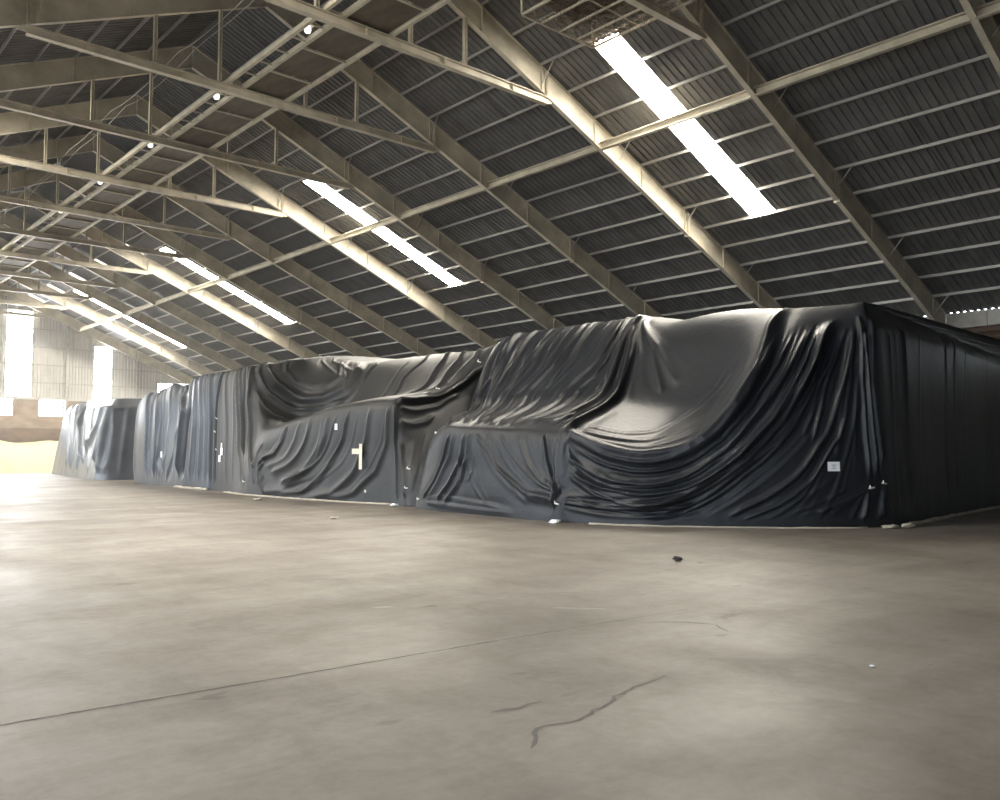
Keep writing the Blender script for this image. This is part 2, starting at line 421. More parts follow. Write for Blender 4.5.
# hanging platform full of dusty fibre, near the first skylight
pf = tag(empty('hanging_platform', (16.62, 14.3, 13.2)), 'hanging steel grid platform clogged with dusty fibres beside the nearest skylight', 'platform')
x0, x1, ya, yb = -1.4, 1.4, -5.2, 1.85
mb = MB()
for x in (x0, x1): mb.box(x - 0.03, x + 0.03, ya, yb, 0, 0.06)
for y in (ya, yb): mb.box(x0, x1, y - 0.03, y + 0.03, 0, 0.06)
mb.obj('frame', 'steel', pf)
for k in range(1, 4): MB().box(x0 + k * 0.7 - 0.025, x0 + k * 0.7 + 0.025, ya, yb, 0.0, 0.05).obj('grid_bar', 'steel', pf)
for y in (-3.4, -1.6, 0.2): MB().box(x0, x1, y - 0.02, y + 0.02, 0.05, 0.09).obj('cross_bar', 'steel', pf)
for x in (x0, x1):
    for y in (yb, -3.4):
        zt = zp(16.62 + x) - 13.2 + 0.1
        MB().box(x - 0.035, x + 0.035, y - 0.035, y + 0.035, 0.06, zt).obj('hanger', 'steel', pf)
mb = MB()
for k in range(5200):
    x = random.uniform(x0, x1); y = random.uniform(ya, yb); z = random.uniform(0.06, 0.2)
    a = random.uniform(0, 6.28); L = random.uniform(0.08, 0.32); w = random.uniform(0.008, 0.03)
    dx, dy, dz = math.cos(a) * L, math.sin(a) * L, random.uniform(-0.05, 0.1)
    if random.random() < 0.15: dx *= 0.1; dy *= 0.1; dz = -random.uniform(0.1, 0.3); z = 0.03; w *= 0.5
    n = len(mb.v)
    mb.v += [(x, y, z), (x + w, y, z + w), (x + dx + w, y + dy, z + dz + w), (x + dx, y + dy, z + dz)]; mb.f.append((n, n + 1, n + 2, n + 3))
tag(mb.obj('dusty_fibre', 'dust', pf), 'brown dust and fibres caught in the grid', kind='stuff')
MB().box(x0 + 0.05, x1 - 0.9, ya + 0.1, yb - 0.5, 0.21, 0.23).obj('back_sheet', 'plank', pf)

# pendant lamps between the catwalk rails
def lamp_parts():
    return [('stem', MB().lathe([(0.0, 0.52), (0.02, 0.52), (0.02, 0.3), (0.0, 0.3)], 8).mesh('stem', 'steel', True)),
            ('cap', MB().lathe([(0.0, 0.32), (0.09, 0.31), (0.12, 0.24), (0.17, 0.18), (0.18, 0.13), (0.16, 0.12), (0.0, 0.14)], 16).mesh('cap', 'white', True)),
            ('bulb', MB().lathe([(0.05, 0.14), (0.085, 0.08), (0.10, 0.0), (0.075, -0.07), (0.0, -0.1)], 14).mesh('bulb', 'bulb', True))]
LP = lamp_parts()
ORD = ['nearest to the camera', 'second from the camera', 'third from the camera', 'fourth from the camera', 'fifth from the camera', 'sixth from the camera']
for k in range(6):
    l = tag(empty('pendant_lamp', (11.43, 20.8 + 6.0 * k, 13.28)), 'white pendant lamp between the catwalk rails, ' + ORD[k], 'lamp', 'lamps along the catwalk')
    for n, me in LP: link(n, me, l)
    MB().box(-0.19, 0.19, -0.03, 0.03, 0.5, 0.54).obj('bracket', 'steel', l)
for k, (x, z) in enumerate(((10.1, 14.0), (9.6, 13.7))):
    pts = []
    for i in range(len(FR) - 1):
        for j in range(6):
            t = j / 6; pts.append((x + 0.06 * math.sin(i * 2.1 + k), FR[i] + t * BAY, z - 0.55 * t * (1 - t)))
    tag(MB().tube(pts, 0.008, 5).obj('overhead_cable', 'cable'), ['thin pale cable strung beside the catwalk, the higher one', 'thin pale cable strung beside the catwalk, the lower one'][k], 'cable', 'cables left of the catwalk')

# ------------------------------------------------------------------ walls
wr = tag(empty('wall_right', (XW, 0, 0)), 'grey right wall with concrete eave panels', 'wall', kind='structure')
MB().box(0.0, 0.25, YB, YF, 0, 5.72).obj('lower_wall', 'wallpaint', wr)
bays = [YB] + [y for y in [Y0 + BAY * i for i in range(-3, 12)]] + [YF]
for a, b in zip(bays[:-1], bays[1:]):
    n = 4; L = (b - a) / n
    for k in range(n):
        MB().box(-0.03, 0.22, a + k * L + 0.012, a + (k + 1) * L - 0.012, 6.45, 6.98).obj('eave_panel', 'concrete', wr)
    for k in range(2):
        q0, q1 = a + 0.35 + k * (b - a - 0.35) / 2, a + (k + 1) * (b - a - 0.35) / 2 + 0.2
        lv = MB().box(0.16, 0.2, q0, q1, 5.72, 6.5).obj('vent_band', 'louver', wr)
        for z in (5.95, 6.2): MB().hexa([(-0.02, q0, z - 0.06), (0.14, q0, z + 0.04), (0.14, q1, z + 0.04), (-0.02, q1, z - 0.06), (-0.02, q0, z - 0.04), (0.14, q0, z + 0.06), (0.14, q1, z + 0.06), (-0.02, q1, z - 0.04)]).obj('slat', 'louver', lv)
        MB().box(-0.02, 0.22, q1, q1 + 0.15, 5.72, 6.5).obj('mullion', 'concrete', wr)
MB().box(0.04, 0.06, YB, YF, 6.9, zp(XW + 0.05) + PH - 0.004).obj('eave_flashing', 'purlin', wr)

wl = tag(empty('wall_left', (XL, 0, 0)), 'grey left wall with open doorways', 'wall', kind='structure')
edges = [YB] + [v for d in DOORS for v in d] + [YF]
for i in range(0, len(edges), 2): MB().box(-0.25, 0, edges[i], edges[i + 1], 0, DOOR_H).obj('lower_wall', 'wallpaint', wl)
MB().box(-0.25, 0, YB, YF, DOOR_H, 7.3).obj('upper_wall', 'wallpaint', wl)

def gable(name, y0, y1, x0, x1, z0, m, parent):          # piece of gable cladding between x0 and x1, up to the roof
    mb = MB(); zt = lambda x: zp(x) + PH - 0.01
    mb.hexa([(x0, y0, z0), (x1, y0, z0), (x1, y1, z0), (x0, y1, z0), (x0, y0, zt(x0)), (x1, y0, zt(x1)), (x1, y1, zt(x1)), (x0, y1, zt(x0))])
    return mb.obj(name, m, parent)
wb = tag(empty('wall_back', (0, YB, 0)), 'grey back wall behind the camera', 'wall', kind='structure')
for x0, x1, z0 in ((XL, XR, 0), (XR, XW, 0)): gable('cladding', -0.2, 0, x0, x1, z0, 'wallpaint', wb)

wf = tag(empty('wall_far', (0, YF, 0)), 'pale corrugated far gable wall above a brown lower wall', 'wall', kind='structure')
WINS = [(16.5, 18.4, 6.25, 13.35), (23.35, 24.8, 5.6, 10.85), (6.44, 8.34, 6.25, 13.35), (0.04, 1.49, 5.6, 10.85), (28.9, 30.2, 6.3, 7.9)]
LOWW = [(15.2, 17.1), (19.1, 20.9), (23.0, 24.8), (11.3, 13.1), (7.4, 9.2), (3.5, 5.3)]
# vertical corrugated cladding sheets, one metre each; those with windows leave the opening free
def clad_sheet(xa, xb, z0, z1=None):
    mb = MB(); n = max(1, round((xb - xa) / 0.25)); w = (xb - xa) / n; prof = []
    for k in range(n): x = xa + k * w; prof += [(x, 0), (x + w * 0.55, 0), (x + w * 0.65, 0.05), (x + w * 0.9, 0.05)]
    prof.append((xb, 0))
    for x, h in prof:
        mb.v += [(x, h, z0), (x, h, (zp(x) + PH - 0.01) if z1 is None else z1)]
    for i in range(len(prof) - 1): k = 2 * i; mb.f.append((k, k + 1, k + 3, k + 2))
    return mb.obj('cladding_sheet', 'clad', wf)
cuts = sorted(set([XL, XR, XW] + [v for w in WINS for v in w[:2]]))
for a, b in zip(cuts[:-1], cuts[1:]):
    w = [w for w in WINS if abs(w[0] - a) < 1e-6 and abs(w[1] - b) < 1e-6]
    n = max(1, round((b - a) / 1.2))
    for k in range(n):
        xa, xb = a + (b - a) * k / n, a + (b - a) * (k + 1) / n
        if w:
            if w[0][2] > 6.2: clad_sheet(xa, xb, 6.15, w[0][2])
            clad_sheet(xa, xb, w[0][3])
        else: clad_sheet(xa, xb, 6.15)
for z in (7.4, 8.9, 10.4, 11.9, 13.4, 14.9):                # girts across the wall
    w = (22.32 - z) / 0.43 - XR
    MB().box(max(XL, XR - w) + 0.3, min(XE, XR + w) - 0.3, -0.1, -0.01, z, z + 0.09).obj('girt', 'purlin', wf)
for x in (21.1, 27.0, 31.2, XR, 3.7, -2.2): MB().box(x - 0.1, x + 0.1, -0.3, -0.1, 0, zp(x) - 0.75).obj('gable_post', 'purlin', wf)
MB().box(XL, XW, -0.16, 0.12, 6.0, 6.2).obj('lintel', 'clad', wf)
edges = [XL] + [v for w in sorted(LOWW) for v in w] + [XW]
for i in range(0, len(edges), 2): MB().box(edges[i], edges[i + 1], 0, 0.2, 4.68, 6.05).obj('window_pier', 'brown', wf)
MB().box(XL, XW, 0, 0.2, 3.75, 4.68).obj('brown_band', 'brown', wf)
MB().box(XL, XW, -0.06, 0.2, 3.62, 3.78).obj('ledge', 'brown', wf)
MB().box(XL, XW, 0, 0.2, 0, 3.62).obj('dark_band', 'brown2', wf)
for i, (a, b, c, d) in enumerate(WINS):
    w = tag(empty('window_%d' % (i + 1), (a, YF, c)), ['tall glaring translucent window strip, nearer the ridge', 'shorter glaring translucent window strip behind the stacks', 'tall translucent window strip left of the ridge', 'shorter translucent window strip near the left wall', 'small bright opening at the right end of the far wall'][i], 'window', kind='structure')
    MB().box(0, b - a, 0.05, 0.08, 0, d - c).obj('pane', 'window', w)
for i, (a, b) in enumerate(LOWW):
    w = tag(empty('window_%d' % (i + 6), (a, YF, 4.68)), 'low square bright window %s' % ['beneath the tall window strip', 'just left of the farthest tarpaulin', 'behind the farthest tarpaulin', 'under the ridge of the far wall', 'left of the ridge on the far wall', 'farthest left on the far wall'][i], 'window', kind='structure')
    MB().box(0, b - a, 0.08, 0.1, 0, 1.32).obj('pane', 'window', w)
    MB().box(-0.05, 0.0, -0.02, 0.12, 0, 1.32).box(b - a, b - a + 0.05, -0.02, 0.12, 0, 1.32).obj('window_frame', 'clad', w)

# grain heap against the far wall
def heap():
    nx, ny = 90, 24; mb = MB()
    xa, xb = -4.0, 30.0; ya, yb = 74.4, YF - 0.36
    for j in range(ny + 1):
        for i in range(nx + 1):
            x = xa + (xb - xa) * i / nx; t = j / ny; y = ya + (yb - ya) * t + 0.25 * math.sin(x * 0.7) * (1 - t)
            h = 2.62 + 0.16 * math.sin(x * 0.55 + 1.0) + 0.08 * math.sin(x * 1.7)
            e = min(1, (x - xa) / 4, (xb - x) / 4)
            z = h * e * (1 - (1 - t) ** 1.35) + 0.02 * math.sin(x * 3.1 + t * 9)
            mb.v.append((x, y, max(0.003, z) if t > 0 else 0.003))
    for j in range(ny):
        for i in range(nx):
            k = j * (nx + 1) + i; mb.f.append((k, k + 1, k + nx + 2, k + nx + 1))
    return mb.obj('grain_heap', 'grain', None, True)
tag(heap(), 'long yellow heap of loose grain against the far wall', 'grain', kind='stuff')

# ------------------------------------------------------------------ dusty air
hm = bpy.data.materials.new('dusty_air'); hm.use_nodes = True
hn = hm.node_tree; hn.nodes.remove(hn.nodes['Principled BSDF'])
hv = hn.nodes.new('ShaderNodeVolumeScatter'); hv.inputs['Density'].default_value = HAZE
hv.inputs['Anisotropy'].default_value = 0.45; hv.inputs['Color'].default_value = (1, 0.97, 0.92, 1)
hn.links.new(hv.outputs[0], hn.nodes['Material Output'].inputs['Volume'])
M['haze'] = hm
hz = MB(); x0, x1, ya, yb = XL + 0.05, XW - 0.05, 50.0, YF - 0.36
n = [(x0, 0.01), (x1, 0.01), (x1, zp(x1) + 0.02), (XR, zp(XR) + 0.02), (x0, zp(x0) + 0.02)]
hz.v = [(x, ya, z) for x, z in n] + [(x, yb, z) for x, z in n]
hz.f = [(0, 1, 2, 3, 4), (9, 8, 7, 6, 5)] + [(i, i + 5, (i + 1) % 5 + 5, (i + 1) % 5) for i in range(5)]
if HAZE > 0: tag(hz.obj('dusty_air', 'haze'), 'thin dusty haze at the far end of the hall', 'haze', kind='stuff')

# ------------------------------------------------------------------ tarpaulins
# LOFT BEGIN
def catmull(P, t):
    """P: n x ... control points, t: parameters 0..n-1 -> interpolated (centripetal-like, damped tangents)"""
    n = len(P); i = np.clip(np.floor(t).astype(int), 0, n - 2); f = (t - i)
    sh = (-1,) + (1,) * (P.ndim - 1)
    f = f.reshape(sh)
    d = P[1:] - P[:-1]
    L = np.maximum(np.sqrt((d ** 2).sum(-1, keepdims=True)), 1e-6)
    T = np.zeros_like(P)
    T[1:-1] = (d[:-1] / L[:-1] + d[1:] / L[1:]) * 0.5 * np.minimum(L[:-1], L[1:])
    T[0] = d[0]; T[-1] = d[-1]
    T = T * 0.9
    p0, p1, t0, t1 = P[i], P[i + 1], T[i], T[i + 1]
    return (2 * f**3 - 3 * f**2 + 1) * p0 + (f**3 - 2 * f**2 + f) * t0 + (-2 * f**3 + 3 * f**2) * p1 + (f**3 - f**2) * t1
def loft_grid(ST, res):
    P = np.array(ST, float)                       # stations x 6 x 3
    du = np.sqrt(((P[1:, :5] - P[:-1, :5]) ** 2).sum(-1)).max(1)
    dv = np.sqrt(((P[:, 1:] - P[:, :-1]) ** 2).sum(-1)).mean(0)
    def params(d, cap=None):
        out = [np.array([0.0])]
        for k, L in enumerate(d):
            n = max(2, int(L / res))
            if cap and k in cap: n = min(n, cap[k])
            out.append(k + np.arange(1, n + 1) / n)
        return np.concatenate(out)
    s = params(du); t = params(dv, {4: 40})
    if len(P[0]) == 6:                            # the back of the top needs few rows
        pass
    return P, s, t
def loft_eval(P, s, t):
    """surface points for paired parameter arrays s,t of equal length"""
    s = np.asarray(s, float); t = np.asarray(t, float); out = np.zeros((len(s), 3))
    rows = catmull(P, s)                          # len x 6 x 3
    for k in range(len(s)): out[k] = catmull(rows[k], t[k:k + 1])[0]
    return out
def loft_surface(P, s, t):
    rows = catmull(P, s)                          # ns x 6 x 3
    cols = catmull(np.swapaxes(rows, 0, 1), t)    # nt x ns x 3
    return np.swapaxes(cols, 0, 1)                # ns x nt x 3
SHEETS = {}
# each station: ground, middle of the face, ledge edge, slope behind the ledge, top edge, top far back
SHEETS['big'] = [
    [(15.2, 20.75, 0), (15.35, 20.6, 1.0), (15.6, 20.4, 1.95), (17.0, 20.7, 2.7), (18.5, 20.75, 5.2), (34.3, 20.9, 5.4)],
    [(14.72, 20.1, 0), (14.8, 19.9, 1.0), (14.95, 19.6, 2.08), (16.7, 20.0, 2.9), (18.5, 20.1, 5.3), (34.3, 20.2, 5.4)],
    [(14.5, 18.9, 0), (14.45, 18.6, 1.15), (14.45, 18.4, 2.29), (16.4, 18.7, 3.0), (18.5, 19.2, 5.34), (34.3, 19.2, 5.5)],
    [(14.35, 16.4, 0), (14.32, 16.3, 1.1), (14.42, 16.2, 2.18), (16.4, 16.6, 3.0), (18.5, 17.2, 5.34), (34.3, 17.2, 5.5)],
    [(14.215, 14.05, 0), (14.235, 14.05, 1.05), (14.41, 14.08, 2.095), (16.5, 14.6, 3.05), (18.5, 15.35, 5.32), (34.3, 15.3, 5.5)],
    [(14.20, 13.85, 0), (14.22, 13.85, 1.05), (14.40, 13.9, 2.09), (16.5, 14.4, 3.05), (18.5, 15.0, 5.3), (34.3, 15.0, 5.5)],
    [(14.27, 13.68, 0), (14.31, 13.66, 1.02), (14.47, 13.68, 2.03), (16.62, 14.15, 2.98), (18.5, 14.6, 5.2), (34.3, 14.6, 5.45)],
    [(14.46, 13.05, 0), (14.5, 12.95, 0.85), (14.58, 12.9, 1.74), (16.9, 13.4, 2.75), (18.5, 13.9, 5.05), (34.3, 14.0, 5.4)],
    [(14.83, 12.03, 0), (14.86, 12.0, 0.8), (14.95, 12.05, 1.52), (17.1, 12.6, 2.7), (18.5, 12.95, 5.1), (34.3, 13.0, 5.4)],
    [(15.47, 11.15, 0), (15.5, 11.15, 0.9), (15.55, 11.2, 1.75), (17.25, 11.6, 3.05), (18.5, 11.85, 5.12), (34.3, 11.9, 5.4)],
    [(16.08, 10.35, 0), (16.1, 10.3, 1.3), (16.25, 10.4, 2.7), (17.2, 10.55, 3.8), (18.5, 10.6, 5.0), (34.3, 10.8, 5.3)],
    [(17.1, 9.2, 0), (17.2, 9.2, 1.8), (17.5, 9.3, 3.3), (17.95, 9.4, 4.3), (18.6, 9.6, 4.96), (34.3, 9.9, 5.2)],
    [(18.1, 8.5, 0), (18.2, 8.5, 1.8), (18.3, 8.5, 3.3), (18.4, 8.55, 4.3), (18.65, 8.75, 4.93), (34.3, 9.9, 5.2)],
    [(18.75, 8.3, 0), (18.75, 8.35, 1.8), (18.75, 8.4, 3.3), (18.8, 8.5, 4.35), (19.0, 8.8, 4.94), (34.3, 10.0, 5.2)],
    [(20.3, 8.42, 0), (20.3, 8.5, 1.8), (20.3, 8.55, 3.3), (20.3, 8.65, 4.4), (20.4, 8.95, 4.9), (34.3, 10.1, 5.15)],
    [(24.0, 8.85, 0), (24.0, 8.9, 1.8), (24.0, 8.95, 3.3), (24.0, 9.05, 4.4), (24.1, 9.3, 4.86), (34.4, 10.2, 5.1)],
    [(28.4, 9.3, 0), (28.4, 9.35, 1.8), (28.4, 9.4, 3.3), (28.4, 9.5, 4.35), (28.5, 9.75, 4.78), (34.5, 10.3, 5.0)],
    [(34.4, 9.95, 0), (34.4, 10.0, 1.8), (34.4, 10.05, 3.3), (34.4, 10.15, 4.3), (34.5, 10.3, 4.7), (34.6, 10.5, 4.8)],
]
SHEETS['middle'] = [
    [(15.15, 35.2, 0), (15.12, 35.1, 1.4), (15.1, 34.9, 2.7), (15.1, 34.7, 4.0), (15.25, 34.5, 4.93), (34.3, 34.6, 5.3)],
    [(14.9, 33.0, 0), (14.95, 33.0, 1.4), (15.0, 33.0, 2.7), (15.0, 33.0, 4.0), (15.2, 33.0, 4.97), (34.3, 33.2, 5.4)],
    [(14.62, 31.5, 0), (14.8, 31.5, 1.4), (14.95, 31.5, 2.7), (15.0, 31.55, 4.0), (15.15, 31.7, 5.02), (34.3, 32.0, 5.5)],
    [(14.55, 30.7, 0), (14.6, 30.5, 1.2), (14.95, 30.7, 2.35), (15.25, 31.15, 3.9), (15.8, 31.5, 5.08), (34.3, 31.6, 5.5)],
    [(14.52, 29.4, 0), (14.55, 29.3, 1.2), (14.65, 29.25, 2.42), (16.4, 30.4, 2.9), (17.0, 31.35, 5.35), (34.3, 31.5, 5.6)],
    [(14.55, 27.6, 0), (14.55, 27.4, 1.3), (14.65, 27.2, 2.72), (16.7, 28.6, 3.05), (18.3, 31.1, 5.55), (34.3, 31.2, 5.6)],
    [(14.6, 25.4, 0), (14.6, 25.3, 1.45), (14.72, 25.2, 3.0), (16.9, 26.3, 3.3), (18.5, 28.9, 5.15), (34.3, 29.2, 5.4)],
    [(14.8, 23.4, 0), (14.8, 23.3, 1.6), (14.9, 23.2, 3.17), (16.9, 24.0, 3.55), (18.5, 26.4, 5.1), (34.3, 26.6, 5.3)],
    [(15.05, 21.85, 0), (15.05, 21.75, 1.6), (15.08, 21.7, 3.18), (17.0, 22.4, 3.7), (18.5, 24.0, 5.06), (34.3, 24.2, 5.3)],
    [(15.02, 21.3, 0), (15.1, 21.35, 1.3), (15.72, 21.55, 3.15), (17.3, 21.95, 3.85), (18.5, 22.9, 5.04), (34.3, 23.0, 5.3)],
    [(14.98, 20.75, 0), (15.15, 20.85, 1.1), (16.8, 21.5, 3.25), (17.7, 21.6, 4.05), (18.5, 22.0, 5.0), (34.3, 22.1, 5.3)],
    [(15.3, 20.3, 0), (15.6, 20.45, 1.2), (18.2, 21.2, 3.5), (18.4, 21.1, 4.5), (18.65, 21.0, 5.15), (34.3, 21.1, 5.3)],
]
SHEETS['slate'] = [
    [(16.6, 46.9, 0), (16.6, 46.8, 1.5), (16.6, 46.6, 3.0), (16.6, 46.3, 4.1), (16.8, 45.9, 4.6), (34.3, 46.0, 5.0)],
    [(15.85, 46.6, 0), (15.8, 46.5, 1.5), (15.75, 46.2, 3.0), (15.75, 45.8, 4.1), (15.95, 45.2, 4.62), (34.3, 45.0, 5.0)],
    [(15.7, 44.4, 0), (15.65, 44.2, 1.5), (15.6, 43.8, 3.0), (15.62, 43.5, 4.1), (15.85, 43.2, 4.62), (34.3, 43.0, 5.0)],
    [(15.55, 42.0, 0), (15.5, 41.8, 1.5), (15.45, 41.5, 3.0), (15.45, 41.2, 4.2), (15.7, 41.0, 4.88), (34.3, 41.0, 5.0)],
    [(15.4, 40.4, 0), (15.45, 40.2, 1.5), (15.6, 40.0, 3.0), (15.75, 39.8, 4.0), (16.1, 39.7, 4.66), (34.3, 40.0, 5.0)],
    [(15.28, 39.4, 0), (15.2, 38.9, 1.5), (15.1, 38.4, 3.0), (15.1, 37.95, 4.1), (15.3, 37.75, 4.9), (34.3, 38.0, 5.2)],
    [(15.2, 37.4, 0), (15.1, 37.2, 1.5), (15.0, 36.9, 3.0), (15.0, 36.6, 4.1), (15.2, 36.5, 4.95), (34.3, 36.6, 5.2)],
    [(15.2, 35.6, 0), (15.15, 35.5, 1.5), (15.1, 35.3, 3.0), (15.12, 35.15, 4.1), (15.3, 35.05, 4.93), (34.3, 35.1, 5.2)],
    [(15.5, 35.0, 0), (15.45, 34.9, 1.5), (15.4, 34.75, 3.0), (15.4, 34.6, 4.1), (15.5, 34.5, 4.9), (34.3, 34.8, 5.15)],
]
SHEETS['pale'] = [
    [(24.0, 71.6, 0), (24.0, 71.4, 1.5), (24.0, 71.2, 3.0), (24.0, 71.0, 4.4), (24.0, 70.5, 5.0), (34.3, 70.5, 5.2)],
    [(18.2, 71.0, 0), (18.4, 70.7, 1.5), (18.6, 70.4, 3.0), (18.8, 70.1, 4.4), (19.2, 69.6, 5.05), (34.3, 69.6, 5.2)],
    [(17.7, 69.0, 0), (17.8, 68.6, 1.5), (17.95, 68.2, 3.0), (18.1, 67.8, 4.4), (18.5, 67.4, 5.05), (34.3, 67.4, 5.2)],
    [(17.0, 63.0, 0), (17.1, 62.5, 1.5), (17.25, 62.0, 3.0), (17.4, 61.6, 4.3), (17.8, 61.2, 4.95), (34.3, 61.2, 5.1)],
    [(16.4, 58.0, 0), (16.5, 57.3, 1.5), (16.6, 56.7, 3.0), (16.75, 56.2, 4.25), (17.1, 55.8, 4.87), (34.3, 55.8, 5.1)],
    [(15.85, 53.3, 0), (16.05, 53.1, 1.5), (16.3, 52.9, 3.0), (16.5, 52.7, 4.2), (16.8, 52.6, 4.77), (34.3, 53.0, 5.0)],
    [(16.3, 52.6, 0), (16.5, 52.5, 1.5), (16.65, 52.45, 3.0), (16.8, 52.4, 4.2), (17.0, 52.45, 4.77), (34.3, 52.7, 5.0)],
    [(18.0, 52.3, 0), (18.0, 52.3, 1.5), (18.0, 52.3, 3.0), (18.0, 52.3, 4.15), (18.1, 52.4, 4.75), (34.3, 52.5, 5.0)],
    [(24.0, 52.3, 0), (24.0, 52.3, 1.5), (24.0, 52.3, 3.0), (24.0, 52.3, 4.15), (24.1, 52.4, 4.75), (34.3, 52.4, 5.0)],
]
RES = {'big': 0.030, 'middle': 0.042, 'slate': 0.05, 'pale': 0.07}
# LOFT END

